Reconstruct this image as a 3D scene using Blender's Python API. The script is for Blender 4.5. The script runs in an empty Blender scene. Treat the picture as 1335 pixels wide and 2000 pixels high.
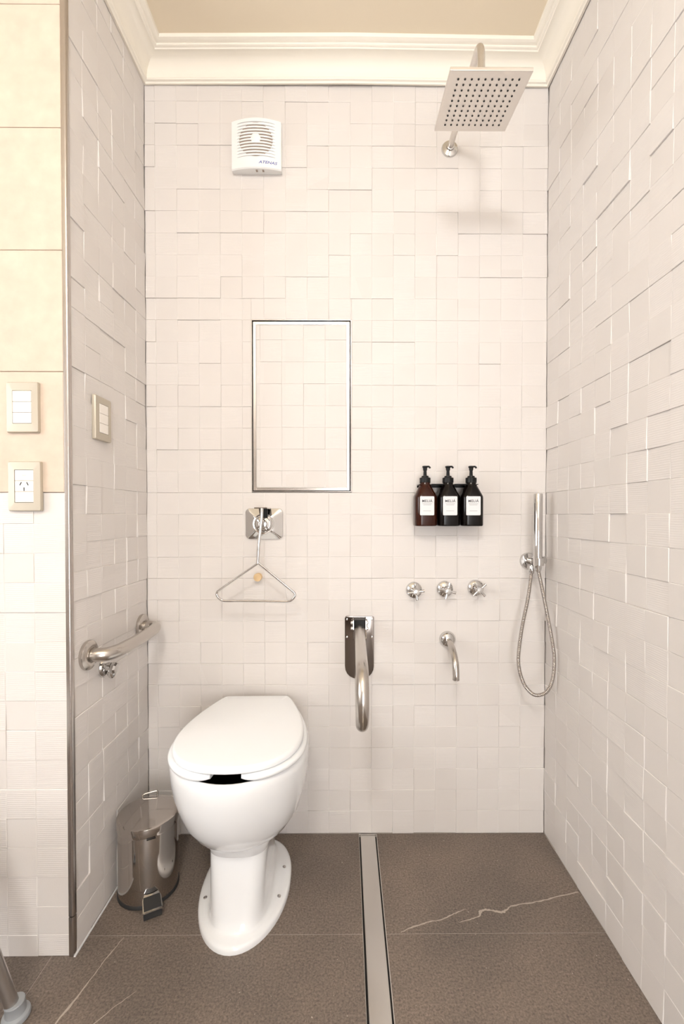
import bpy, bmesh, math, random
from mathutils import Vector, Matrix
PI = math.pi
scene = bpy.context.scene
COL = scene.collection

# ------------------------------------------------------------------ camera
W, H, CEIL, PIER = 1.3956, 2.6116, 2.692, -0.445      # niche width, cornice foot, ceiling, pier face
CAM = Vector((0.6943, -1.5963, 1.1261)); PITCH, YAW, FPX, SX, SY = -0.0153, -0.0067, 890.0, 13.55, 20.8
cam = bpy.data.cameras.new('camera'); camo = bpy.data.objects.new('camera', cam); COL.objects.link(camo)
cam.sensor_fit = 'VERTICAL'; cam.sensor_height = 36.0; cam.lens = FPX/2000*36
cam.shift_x = -SX/2000; cam.shift_y = SY/2000; cam.clip_start = 0.02
camo.location = CAM; camo.rotation_euler = (PI/2+PITCH, 0, YAW)
scene.camera = camo

# ------------------------------------------------------------------ world, exposure
world = bpy.data.worlds.new('world'); scene.world = world; world.use_nodes = True
world.node_tree.nodes['Background'].inputs[0].default_value = (0.8, 0.85, 0.9, 1)
world.node_tree.nodes['Background'].inputs[1].default_value = 0.3
vs = scene.view_settings
vs.view_transform = 'Standard'; vs.look = 'None'; vs.gamma = 1.0; vs.use_curve_mapping = False
vs.exposure = 0.0
LAMP_POS = Vector((0.50, -2.30, 2.47)); LAMP_STRENGTH = 88.0; LAMP_R = 0.138
SIDE_FILL_STRENGTH = 7.0; FRONT_FILL_STRENGTH = 9.5  # output of the two added fill panels

# ------------------------------------------------------------------ projection (image taken as 1335x2000)
def project(p):
    d = Vector(p)-CAM
    c, s = math.cos(YAW), math.sin(YAW); x = c*d.x+s*d.y; y = -s*d.x+c*d.y; z = d.z
    c, s = math.cos(PITCH), math.sin(PITCH); y, z = c*y+s*z, -s*y+c*z
    if y < 0.05: return None
    return 667.5+SX+FPX*x/y, 1000+SY-FPX*z/y, y

# ------------------------------------------------------------------ materials
def new_mat(name):
    m = bpy.data.materials.new(name); m.use_nodes = True
    nt = m.node_tree; return m, nt, nt.nodes['Principled BSDF']
def simple(name, col, rough=0.5, metal=0.0, spec=0.5, noise=0.0, nscale=40, bump=0.0, coat=0.0, emit=None, trans=0.0):
    m, nt, b = new_mat(name)
    b.inputs['Base Color'].default_value = (*col, 1); b.inputs['Roughness'].default_value = rough
    b.inputs['Metallic'].default_value = metal; b.inputs['Specular IOR Level'].default_value = spec
    b.inputs['Coat Weight'].default_value = coat; b.inputs['Transmission Weight'].default_value = trans
    if emit:
        b.inputs['Emission Color'].default_value = (*emit[0], 1); b.inputs['Emission Strength'].default_value = emit[1]
    if noise or bump:
        tc = nt.nodes.new('ShaderNodeTexCoord'); n = nt.nodes.new('ShaderNodeTexNoise')
        n.inputs['Scale'].default_value = nscale; n.inputs['Detail'].default_value = 5
        nt.links.new(tc.outputs['Object'], n.inputs['Vector'])
        if noise:
            mx = nt.nodes.new('ShaderNodeMix'); mx.data_type = 'RGBA'
            mx.inputs['A'].default_value = (*[c*(1-noise) for c in col], 1); mx.inputs['B'].default_value = (*[min(1, c*(1+noise)) for c in col], 1)
            nt.links.new(n.outputs['Fac'], mx.inputs['Factor']); nt.links.new(mx.outputs['Result'], b.inputs['Base Color'])
        if bump:
            bp = nt.nodes.new('ShaderNodeBump'); bp.inputs['Strength'].default_value = bump; bp.inputs['Distance'].default_value = 0.002
            nt.links.new(n.outputs['Fac'], bp.inputs['Height']); nt.links.new(bp.outputs['Normal'], b.inputs['Normal'])
    return m
def brushed(name, col, rough, stretch=(1, 1, 60), var=0.12, scale=30):
    m, nt, b = new_mat(name); b.inputs['Base Color'].default_value = (*col, 1); b.inputs['Metallic'].default_value = 1
    tc = nt.nodes.new('ShaderNodeTexCoord'); mp = nt.nodes.new('ShaderNodeMapping'); mp.inputs['Scale'].default_value = stretch
    n = nt.nodes.new('ShaderNodeTexNoise'); n.inputs['Scale'].default_value = scale; n.inputs['Detail'].default_value = 4
    r = nt.nodes.new('ShaderNodeMapRange'); r.inputs['To Min'].default_value = rough-var*rough; r.inputs['To Max'].default_value = rough+var*rough
    nt.links.new(tc.outputs['Object'], mp.inputs['Vector']); nt.links.new(mp.outputs['Vector'], n.inputs['Vector'])
    nt.links.new(n.outputs['Fac'], r.inputs['Value']); nt.links.new(r.outputs['Result'], b.inputs['Roughness'])
    return m
def tile_mat(name, axes, off, colA, colB, ripple=0.5):
    """cream relief ceramic: tone and ripple differ from block to block, cells found from the position"""
    m, nt, b = new_mat(name); N = nt.nodes.new; L = nt.links.new
    g = N('ShaderNodeNewGeometry')
    sub = N('ShaderNodeVectorMath'); sub.operation = 'SUBTRACT'; sub.inputs[1].default_value = off; L(g.outputs['Position'], sub.inputs[0])
    mul = N('ShaderNodeVectorMath'); mul.operation = 'MULTIPLY'; mul.inputs[1].default_value = tuple(a/0.075 for a in axes); L(sub.outputs[0], mul.inputs[0])
    fl = N('ShaderNodeVectorMath'); fl.operation = 'FLOOR'; L(mul.outputs[0], fl.inputs[0])
    wn = N('ShaderNodeTexWhiteNoise'); wn.noise_dimensions = '3D'; L(fl.outputs[0], wn.inputs['Vector'])
    n1 = N('ShaderNodeTexNoise'); n1.inputs['Scale'].default_value = 9; n1.inputs['Detail'].default_value = 6; L(g.outputs['Position'], n1.inputs['Vector'])
    add = N('ShaderNodeMath'); add.operation = 'MULTIPLY_ADD'; add.inputs[1].default_value = 0.55; L(wn.outputs['Value'], add.inputs[0])
    sc = N('ShaderNodeMath'); sc.operation = 'MULTIPLY'; sc.inputs[1].default_value = 0.45; L(n1.outputs['Fac'], sc.inputs[0]); L(sc.outputs[0], add.inputs[2])
    mx = N('ShaderNodeMix'); mx.data_type = 'RGBA'; mx.inputs['A'].default_value = (*colA, 1); mx.inputs['B'].default_value = (*colB, 1)
    L(add.outputs[0], mx.inputs['Factor']); L(mx.outputs['Result'], b.inputs['Base Color'])
    b.inputs['Roughness'].default_value = 0.5; b.inputs['Specular IOR Level'].default_value = 0.3
    # ripple lines across some blocks
    sh = N('ShaderNodeVectorMath'); sh.operation = 'MULTIPLY_ADD'; sh.inputs[1].default_value = (0.9, 0.9, 0.9)
    L(wn.outputs['Color'], sh.inputs[0]); L(g.outputs['Position'], sh.inputs[2])
    wv = N('ShaderNodeTexWave'); wv.bands_direction = 'Z'; wv.inputs['Scale'].default_value = 62; wv.inputs['Distortion'].default_value = 2.6
    wv.inputs['Detail'].default_value = 1.5; wv.inputs['Detail Scale'].default_value = 0.25; L(sh.outputs[0], wv.inputs['Vector'])
    gt = N('ShaderNodeMath'); gt.operation = 'GREATER_THAN'; gt.inputs[1].default_value = 1-ripple; L(wn.outputs['Value'], gt.inputs[0])
    rm = N('ShaderNodeMath'); rm.operation = 'MULTIPLY'; L(wv.outputs['Fac'], rm.inputs[0]); L(gt.outputs[0], rm.inputs[1])
    n2 = N('ShaderNodeTexNoise'); n2.inputs['Scale'].default_value = 420; n2.inputs['Detail'].default_value = 3; L(g.outputs['Position'], n2.inputs['Vector'])
    ad = N('ShaderNodeMath'); ad.operation = 'MULTIPLY_ADD'; ad.inputs[1].default_value = 0.5; L(n2.outputs['Fac'], ad.inputs[0]); L(rm.outputs[0], ad.inputs[2])
    bp = N('ShaderNodeBump'); bp.inputs['Strength'].default_value = 0.45; bp.inputs['Distance'].default_value = 0.0005
    L(ad.outputs[0], bp.inputs['Height']); L(bp.outputs['Normal'], b.inputs['Normal'])
    return m
def floor_mat():
    m, nt, b = new_mat('stone_floor'); N = nt.nodes.new; L = nt.links.new
    g = N('ShaderNodeNewGeometry')
    n1 = N('ShaderNodeTexNoise'); n1.inputs['Scale'].default_value = 3.2; n1.inputs['Detail'].default_value = 5; L(g.outputs['Position'], n1.inputs['Vector'])
    n2 = N('ShaderNodeTexNoise'); n2.inputs['Scale'].default_value = 190; n2.inputs['Detail'].default_value = 4; n2.inputs['Roughness'].default_value = 0.7; L(g.outputs['Position'], n2.inputs['Vector'])
    cr = N('ShaderNodeValToRGB'); e = cr.color_ramp.elements
    e[0].position = 0.3; e[0].color = (0.132, 0.108, 0.092, 1); e[1].position = 0.7; e[1].color = (0.200, 0.158, 0.128, 1)
    L(n1.outputs['Fac'], cr.inputs['Fac'])
    mr = N('ShaderNodeMapRange'); mr.inputs['From Min'].default_value = 0.3; mr.inputs['From Max'].default_value = 0.75
    mr.inputs['To Min'].default_value = 0.5; mr.inputs['To Max'].default_value = 1.6; L(n2.outputs['Fac'], mr.inputs['Value'])
    mx = N('ShaderNodeMix'); mx.data_type = 'RGBA'; mx.blend_type = 'MULTIPLY'; mx.inputs['Factor'].default_value = 1
    L(cr.outputs['Color'], mx.inputs['A']); L(mr.outputs['Result'], mx.inputs['B'])
    n3 = N('ShaderNodeTexNoise'); n3.inputs['Scale'].default_value = 130; n3.inputs['Detail'].default_value = 1; L(g.outputs['Position'], n3.inputs['Vector'])
    gt = N('ShaderNodeMapRange'); gt.inputs['From Min'].default_value = 0.755; gt.inputs['From Max'].default_value = 0.85; L(n3.outputs['Fac'], gt.inputs['Value'])
    m2 = N('ShaderNodeMix'); m2.data_type = 'RGBA'; m2.inputs['B'].default_value = (0.6, 0.55, 0.48, 1)
    L(gt.outputs['Result'], m2.inputs['Factor']); L(mx.outputs['Result'], m2.inputs['A']); L(m2.outputs['Result'], b.inputs['Base Color'])
    b.inputs['Roughness'].default_value = 0.55; b.inputs['Specular IOR Level'].default_value = 0.35
    bp = N('ShaderNodeBump'); bp.inputs['Strength'].default_value = 0.35; bp.inputs['Distance'].default_value = 0.001
    L(n2.outputs['Fac'], bp.inputs['Height']); L(bp.outputs['Normal'], b.inputs['Normal'])
    return m
TA, TB = (0.655, 0.614, 0.584), (0.712, 0.674, 0.647)
M = dict(
    tile_back=tile_mat('tile_cream_back', (1, 0, 1), (W-0.0112, 0, 0.006), TA, TB, 0.3),
    tile_right=tile_mat('tile_cream_right', (0, 1, 1), (0, -0.0112, 0.006), TA, TB, 0.55),
    tile_left=tile_mat('tile_cream_left', (0, 1, 1), (0, 0, 0.005), TA, TB, 0.6),
    tile_pier=tile_mat('tile_cream_pier', (1, 0, 1), (-0.0147, 0, 0.056), TA, TB, 0.75),
    tile_lit_edge=simple('tile_edge_painted_light', (0.80, 0.765, 0.735), 0.5),  # paler chamfers paint in the light that block edges catch
    grout=simple('grout_pale', (0.68, 0.635, 0.60), 0.8),
    slab=simple('warm_sandstone_tile', (0.60, 0.495, 0.40), 0.75, noise=0.14, nscale=26, bump=1.0),
    floor=floor_mat(), floor_grout=simple('floor_grout', (0.42, 0.38, 0.34), 0.85),
    vein=simple('stone_vein', (0.40, 0.345, 0.29), 0.6, noise=0.2, nscale=120),
    plaster=simple('ceiling_paint', (0.80, 0.70, 0.545), 0.8),
    cornice=simple('cornice_paint', (0.84, 0.79, 0.70), 0.5, spec=0.4),
    room_paint=simple('room_paint', (0.66, 0.64, 0.62), 0.8),
    silicone=simple('white_silicone', (0.72, 0.72, 0.72), 0.5),
    chrome=simple('chrome', (0.64, 0.63, 0.62), 0.06, 1.0),
    mirror_steel=simple('polished_steel', (0.50, 0.465, 0.435), 0.08, 1.0),
    steel_dark_reflection=simple('steel_painted_reflection', (0.27, 0.24, 0.22), 0.12, 1.0),  # steel darkened to paint in the reflection of a dark room
    satin=brushed('satin_steel', (0.55, 0.515, 0.48), 0.25),
    drain_steel=brushed('brushed_drain_steel', (0.64, 0.62, 0.59), 0.24, (60, 1, 1), 0.3),
    rain_steel=brushed('rain_head_steel', (0.70, 0.665, 0.63), 0.30, (1, 30, 1)),
    edge_steel=simple('corner_strip_steel', (0.52, 0.48, 0.455), 0.26, 1.0),
    dark_gap=simple('dark_gap', (0.015, 0.013, 0.012), 0.8),
    black=simple('black_plastic', (0.006, 0.006, 0.006), 0.4, spec=0.25),
    rubber=simple('black_rubber', (0.02, 0.02, 0.02), 0.6),
    ceramic=simple('white_ceramic', (0.82, 0.828, 0.838), 0.08, coat=0.3),
    seat_plastic=simple('white_seat_plastic', (0.86, 0.875, 0.89), 0.22),
    bowl_shade=simple('bowl_inside_painted_shade', (0.03, 0.027, 0.025), 0.6),  # shade inside the white bowl, put into its colour
    fan_plastic=simple('white_fan_plastic', (0.84, 0.84, 0.83), 0.4),
    fan_shade=simple('fan_inside_plastic', (0.36, 0.29, 0.24), 0.6),
    blue_ink=simple('blue_ink', (0.12, 0.15, 0.42), 0.5),
    ink=simple('dark_ink', (0.06, 0.06, 0.065), 0.5), ink_pale=simple('pale_ink', (0.25, 0.25, 0.26), 0.5),
    paper=simple('white_label', (0.70, 0.70, 0.71), 0.5),
    amber=simple('amber_bottle', (0.030, 0.006, 0.002), 0.15, spec=0.3),
    dark_bottle=simple('dark_bottle', (0.003, 0.0018, 0.0014), 0.15, spec=0.25),
    champagne=simple('champagne_plate', (0.48, 0.43, 0.35), 0.4, 0.3),
    cream_key=simple('cream_rocker', (0.84, 0.79, 0.73), 0.35),
    beige_rubber=simple('beige_rubber', (0.70, 0.50, 0.28), 0.5),
    alu=brushed('grey_aluminium', (0.52, 0.50, 0.48), 0.38), grey_rubber=simple('grey_rubber', (0.30, 0.315, 0.33), 0.55),
    grey_plastic=simple('grey_stool_plastic', (0.55, 0.56, 0.57), 0.45),
    wood=simple('brown_door', (0.10, 0.055, 0.03), 0.4, noise=0.25, nscale=6),
    lamp_glass=simple('lamp_glass', (0.9, 0.9, 0.9), 0.4, emit=((1.0, 0.992, 0.982), LAMP_STRENGTH)),
    side_fill_glow=simple('side_fill_emitter', (0.8, 0.85, 0.9), 0.5, emit=((0.97, 0.98, 1.0), SIDE_FILL_STRENGTH)),  # glow of the added fill panel on the left
    front_fill_glow=simple('front_fill_emitter', (0.8, 0.85, 0.9), 0.5, emit=((0.985, 0.99, 1.0), FRONT_FILL_STRENGTH)),  # glow of the added fill panel behind the camera
    taupe_paint=simple('pale_paint', (0.72, 0.68, 0.64), 0.7),
    white_paint=simple('white_frame_paint', (0.75, 0.74, 0.72), 0.5),
)

# ------------------------------------------------------------------ mesh helpers
def link(name, me, mat, parent=None, smooth=None, kind=None):
    if mat is not None and not me.materials: me.materials.append(M[mat] if isinstance(mat, str) else mat)
    if smooth is not None:
        me.polygons.foreach_set('use_smooth', [True]*len(me.polygons)); me.set_sharp_from_angle(angle=math.radians(smooth))
    o = bpy.data.objects.new(name, me); COL.objects.link(o)
    if parent is not None: o.parent = parent
    if kind: o['kind'] = kind
    return o
def obj(name, bm, mat, parent=None, smooth=None, kind=None):
    bmesh.ops.recalc_face_normals(bm, faces=bm.faces)
    me = bpy.data.meshes.new(name); bm.to_mesh(me); bm.free()
    return link(name, me, mat, parent, smooth, kind)
def thing(name, label, cat, loc=(0, 0, 0), rotz=0.0, group=None):
    o = bpy.data.objects.new(name, None); COL.objects.link(o); o.empty_display_size = 0.05
    o.location = loc; o.rotation_euler = (0, 0, rotz); o['label'] = label; o['category'] = cat
    if group: o['group'] = group
    return o
def tag(o, label, cat, group=None):
    o['label'] = label; o['category'] = cat
    if group: o['group'] = group
    return o
def add_box(bm, a, b, bevel=0.0, seg=2):
    t = bmesh.new(); bmesh.ops.create_cube(t, size=1)
    for v in t.verts:
        v.co = Vector([(a[i]+b[i])/2+v.co[i]*(b[i]-a[i]) for i in range(3)])
    if bevel: bmesh.ops.bevel(t, geom=t.edges[:], offset=bevel, segments=seg, profile=0.5, affect='EDGES')
    merge(bm, t); return bm
def merge(bm, t, mtx=None):
    if mtx is not None: t.transform(mtx)
    me = bpy.data.meshes.new('tmp'); t.to_mesh(me); t.free(); bm.from_mesh(me); bpy.data.meshes.remove(me)
def box(a, b, bevel=0.0, seg=2): return add_box(bmesh.new(), a, b, bevel, seg)
def loft(bm, rings, cap0=True, cap1=True, closed=True):
    vs_ = [[bm.verts.new(p) for p in r] for r in rings]; n = len(rings[0])
    for i in range(len(rings)-1):
        for j in range(n if closed else n-1):
            k = (j+1) % n
            bm.faces.new((vs_[i][j], vs_[i][k], vs_[i+1][k], vs_[i+1][j]))
    if cap0: bm.faces.new(vs_[0][::-1])
    if cap1: bm.faces.new(vs_[-1])
    return bm
def axis_matrix(d):
    return Vector(d).normalized().to_track_quat('Z', 'Y').to_matrix().to_4x4()
def lathe(bm, prof, center=(0, 0, 0), axis=(0, 0, 1), n=32, cap0=True, cap1=True):
    """prof: list of (radius, height along axis)"""
    mt = Matrix.Translation(center) @ axis_matrix(axis); rings = []
    for r, h in prof:
        r = max(r, 1e-5)
        rings.append([mt @ Vector((r*math.cos(2*PI*k/n), r*math.sin(2*PI*k/n), h)) for k in range(n)])
    return loft(bm, rings, cap0, cap1)
def tube(bm, pts, rad, n=16, closed=False, cap=True):
    pts = [Vector(p) for p in pts]; m = len(pts); rings = []; prev = None
    for i in range(m):
        if closed: t = pts[(i+1) % m]-pts[i-1]
        else: t = pts[min(i+1, m-1)]-pts[max(i-1, 0)]
        t.normalize()
        if prev is None:
            a = Vector((0, 0, 1)) if abs(t.z) < 0.9 else Vector((1, 0, 0)); u = t.cross(a).normalized()
        else:
            u = (prev-t*prev.dot(t)).normalized()
        prev = u; w = t.cross(u); r = rad[i] if isinstance(rad, (list, tuple)) else rad
        rings.append([pts[i]+r*(math.cos(2*PI*k/n)*u+math.sin(2*PI*k/n)*w) for k in range(n)])
    if closed:
        rings.append(rings[0]); b2 = bmesh.new(); loft(b2, rings, False, False); bmesh.ops.remove_doubles(b2, verts=b2.verts, dist=1e-6); merge(bm, b2)
    else: loft(bm, rings, cap, cap)
    return bm
def smooth_path(pts, per=10, closed=False):
    pts = [Vector(p) for p in pts]; n = len(pts); out = []
    rng = n if closed else n-1
    for i in range(rng):
        if closed: p0, p1, p2, p3 = pts[i-1], pts[i], pts[(i+1) % n], pts[(i+2) % n]
        else: p0, p1, p2, p3 = pts[max(i-1, 0)], pts[i], pts[i+1], pts[min(i+2, n-1)]
        for k in range(per):
            t = k/per; t2 = t*t; t3 = t2*t
            out.append(0.5*((2*p1)+(p2-p0)*t+(2*p0-5*p1+4*p2-p3)*t2+(3*p1-p0-3*p2+p3)*t3))
    if not closed: out.append(pts[-1].copy())
    return out
def fillet(pts, r, seg=8):
    """polyline with rounded corners"""
    pts = [Vector(p) for p in pts]; out = [pts[0]]
    for i in range(1, len(pts)-1):
        a, b, c = pts[i-1], pts[i], pts[i+1]; d1 = (a-b).normalized(); d2 = (c-b).normalized()
        k = min(r, (a-b).length*0.49, (c-b).length*0.49)
        p, q = b+d1*k, b+d2*k
        for j in range(seg+1):
            t = j/seg; out.append((1-t)**2*p+2*t*(1-t)*b+t*t*q)
    out.append(pts[-1]); return out
def rrect(w, h, r, seg=6):
    """rounded rectangle outline (x, z) around the origin"""
    o = []
    for cx, cz, a0 in ((w/2-r, h/2-r, 0), (-w/2+r, h/2-r, 90), (-w/2+r, -h/2+r, 180), (w/2-r, -h/2+r, 270)):
        for k in range(seg+1):
            a = math.radians(a0+90*k/seg); o.append((cx+r*math.cos(a), cz+r*math.sin(a)))
    return o
def plate(bm, outline, y0, y1, bev=0.0, dx=0, dz=0):
    """outline in (x, z) extruded along y from the wall y0 out to y1 (y1 < y0), with a small front bevel"""
    cx = sum(p[0] for p in outline)/len(outline); cz = sum(p[1] for p in outline)/len(outline)
    def ins(k):
        ex = max(abs(p[0]-cx) for p in outline); ez = max(abs(p[1]-cz) for p in outline)
        return [(cx+(x-cx)*(1-k/ex), cz+(z-cz)*(1-k/ez)) for x, z in outline]
    rings = [[(x+dx, y0, z+dz) for x, z in outline]]
    if bev:
        for f in (0, 0.3, 0.7, 1.0):
            a = f*PI/2; rings.append([(x+dx, y1+bev*(1-math.sin(a)), z+dz) for x, z in ins(bev*(1-math.cos(a)))])
    else: rings.append([(x+dx, y1, z+dz) for x, z in outline])
    return loft(bm, rings)
def text_obj(name, body, size, mat, parent, loc, align='CENTER', shear=0.0, spacing=1.0, sx=1.0, extrude=0.00015, bold=0.0):
    cu = bpy.data.curves.new(name, 'FONT'); cu.body = body; cu.size = size; cu.align_x = align; cu.extrude = extrude
    cu.shear = shear; cu.space_character = spacing; cu.resolution_u = 3; cu.offset = bold
    t = bpy.data.objects.new(name, cu); me = bpy.data.meshes.new_from_object(t)
    bpy.data.objects.remove(t); bpy.data.curves.remove(cu)
    me.transform(Matrix.Translation(loc) @ Matrix.Rotation(PI/2, 4, 'X') @ Matrix.Diagonal((sx, 1, 1, 1)))
    me.materials.clear()
    return link(name, me, mat, parent)

# ------------------------------------------------------------------ the room
def struct(name, bm, mat, smooth=None): return obj(name, bm, mat, None, smooth, 'structure')
XF, YF, T = -1.75, -3.2, 0.012                     # far left wall, wall behind the camera, tile thickness
wall_back = struct('wall_back', box((-0.15, T, -0.012), (W+0.15, 0.15, CEIL+0.02)), 'grout')
wall_right = struct('wall_right', box((W+T, YF-0.1, -0.012), (W+0.15, T, CEIL+0.02)), 'grout')
wall_left = struct('wall_left', box((-0.12, PIER+0.11, -0.012), (-T, T, CEIL+0.02)), 'grout')
wall_pier = struct('wall_pier', box((XF, PIER+T, -0.012), (-T, PIER+0.11, CEIL+0.02)), 'grout')
wall_far = struct('wall_far', box((XF-0.12, YF, -0.012), (XF, PIER+0.11, CEIL+0.02)), 'room_paint')
wall_front = struct('wall_front', box((XF-0.12, YF-0.12, -0.012), (W+T, YF, CEIL+0.02)), 'taupe_paint')
ceiling = struct('ceiling', box((XF-0.12, YF-0.12, CEIL), (W+0.15, 0.15, CEIL+0.1)), 'plaster')
floor = struct('floor', add_box(add_box(box((XF, YF, -0.06), (W+0.02, 0.02, -0.012)), (XF, YF, -0.012), (0.7400, 0.02, -0.0011)), (0.8030, YF, -0.012), (W+0.02, 0.02, -0.0011)), 'floor_grout')

# --- relief tiles -------------------------------------------------------------
_blocks = {}
def block_mesh(w, h, mat, mask=0):
    key = (round(w, 4), round(h, 4), mat, mask)
    if key in _blocks: return _blocks[key]
    g, c = 0.0, 0.0009; a, b = w/2-g, h/2-g
    def ring(x, y, z): return [(-x, -y, z), (x, -y, z), (x, y, z), (-x, y, z)]
    vv = ring(a, b, -T) + ring(a, b, -c) + ring(a-c, b-c, 0)
    ff = [(8, 9, 10, 11)]
    for k in range(4):
        j = (k+1) % 4; ff.append((k, j, 4+j, 4+k)); ff.append((4+k, 4+j, 8+j, 8+k))
    me = bpy.data.meshes.new('tile'); me.from_pydata(vv, [], ff); me.materials.append(M[mat]); me.materials.append(M['tile_lit_edge']); _blocks[key] = me
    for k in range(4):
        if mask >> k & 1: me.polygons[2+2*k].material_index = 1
    return me
def subtract(r, hole):
    u0, v0, u1, v1 = r; a0, b0, a1, b1 = hole
    if a1 <= u0 or a0 >= u1 or b1 <= v0 or b0 >= v1: return [r]
    out = []
    if a0 > u0: out.append((u0, v0, a0, v1))
    if a1 < u1: out.append((a1, v0, u1, v1))
    m0, m1 = max(u0, a0), min(u1, a1)
    if b0 > v0: out.append((m0, v0, m1, b0))
    if b1 < v1: out.append((m0, b1, m1, v1))
    return [q for q in out if q[2]-q[0] > 0.003 and q[3]-q[1] > 0.003]
def lay_tiles(parent, O, U, N, us, vsx, mat, seed, holes=(), limit=300, amp=1.0, joint=4, joff=0):
    rnd = random.Random(seed); O, U, N = Vector(O), Vector(U), Vector(N); V = Vector((0, 0, 1)); cand = []
    for iv in range(len(vsx)-1):
        prev = None
        for iu in range(len(us)-1):
            cells = [(us[iu], vsx[iv], us[iu+1], vsx[iv+1])]
            for hcut in holes: cells = [q for c in cells for q in subtract(c, hcut)]
            for (u0, v0, u1, v1) in cells:
                w, h = u1-u0, v1-v0
                if (iv+joff) % joint == 0 and h > 0.03: v0 += 0.0004; h -= 0.0004      # joint between the rows of big tiles
                ta = rnd.gauss(0, 0.020)*amp; tb = rnd.gauss(0, 0.013)*amp if rnd.random() < 0.5 else 0.0; d = rnd.choice((-0.0026, -0.0017, -0.0009, -0.0002, 0.0006))*amp
                if prev and rnd.random() < 0.28: ta, tb, d = prev[0], 0.0, prev[1]        # runs of blocks that lie flush
                prev = (ta, d)
                if w < 0.03 or h < 0.03: ta = tb = 0.0
                ta = max(-0.036, min(0.036, ta)); tb = max(-0.02, min(0.02, tb))
                c = O+U*(u0+w/2)+V*(v0+h/2)+N*d
                R = Matrix((U, V, N)).transposed().to_4x4() @ Matrix.Rotation(ta, 4, 'X') @ Matrix.Rotation(tb, 4, 'Y')
                p = project(c); size = 0
                if p and -20 < p[0] < 1355 and -20 < p[1] < 2020:
                    size = w*h*abs((CAM-c).normalized().dot(N))/(p[2]**2)
                mask = sum(1 << k for k, pb in enumerate((0.2, 0.5, 0.6, 0.5)) if rnd.random() < pb)  # which chamfers get the painted edge light, top ones most often
                cand.append((size, rnd.random(), w, h, Matrix.Translation(c) @ R, mask))
    cand.sort(key=lambda q: (-round(q[0], 4), q[1])); verts, faces, mids = [], [], []
    for i, (size, _, w, h, mx, mask) in enumerate(cand):
        me = block_mesh(w, h, mat, mask)
        if i < limit and size > 0:
            o = bpy.data.objects.new('tile', me); COL.objects.link(o); o.parent = parent; o.matrix_local = mx
        else:
            b0 = len(verts); verts += [mx @ v.co for v in me.vertices]; faces += [tuple(b0+k for k in p.vertices) for p in me.polygons]; mids += [p.material_index for p in me.polygons]
    if faces:
        me = bpy.data.meshes.new('tile_field'); me.from_pydata(verts, [], faces)
        me.materials.append(M[mat]); me.materials.append(M['tile_lit_edge']); me.polygons.foreach_set('material_index', mids)
        link('tile_field', me, mat, parent, None, 'stuff')
def lines(a, b, start, step=0.075):
    out = [a]; x = start
    while x < b-0.012:
        if x > a+0.012: out.append(x)
        x += step
    out.append(b); return out
PX0, PX1, PZ0, PZ1 = 0.3651, 0.7139, 1.2089, 1.8078                              # opening of the access hatch
rows = lines(0.0, H+0.012, 0.006)
bu = sorted([0.0, W] + [W-0.0112-k*0.075 for k in range(1, 19) if W-0.0112-k*0.075 > 0.015])
lay_tiles(wall_back, (0, 0, 0), (1, 0, 0), (0, -1, 0), bu, rows, 'tile_back', 3, holes=[(PX0, PZ0, PX1, PZ1)], amp=0.85)
ru = [0.0]+[0.0862+k*0.075 for k in range(40)]
lay_tiles(wall_right, (W, 0, 0), (0, -1, 0), (-1, 0, 0), ru, rows, 'tile_right', 8, amp=1.0)
lu = [0.0]+[0.072+k*0.0745 for k in range(5)]+[-PIER-0.0118]
lay_tiles(wall_left, (0, 0, 0), (0, -1, 0), (1, 0, 0), lu, rows, 'tile_left', 5, amp=1.0)
pr = lines(0.0, 1.1842, 0.056); pu = [-x for x in [0.0118]+[0.0918+k*0.075 for k in range(22)]][::-1]
lay_tiles(wall_pier, (0, PIER, 0), (1, 0, 0), (0, -1, 0), pu, pr, 'tile_pier', 12, amp=0.9, joff=0)
# smooth sandstone slabs above, in courses of 0.30 m
zs = [1.1842, 1.486, 1.787, 2.088, 2.389, CEIL]; xs = [-0.0118, -0.62, -1.22, XF]
for i in range(len(zs)-1):
    for j in range(len(xs)-1):
        obj('slab', box((xs[j+1]+0.0006, PIER-0.0022, zs[i]+0.0008), (xs[j]-0.0002, PIER+T, zs[i+1]-0.0006), 0.001, 1), 'slab', wall_pier)
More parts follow.
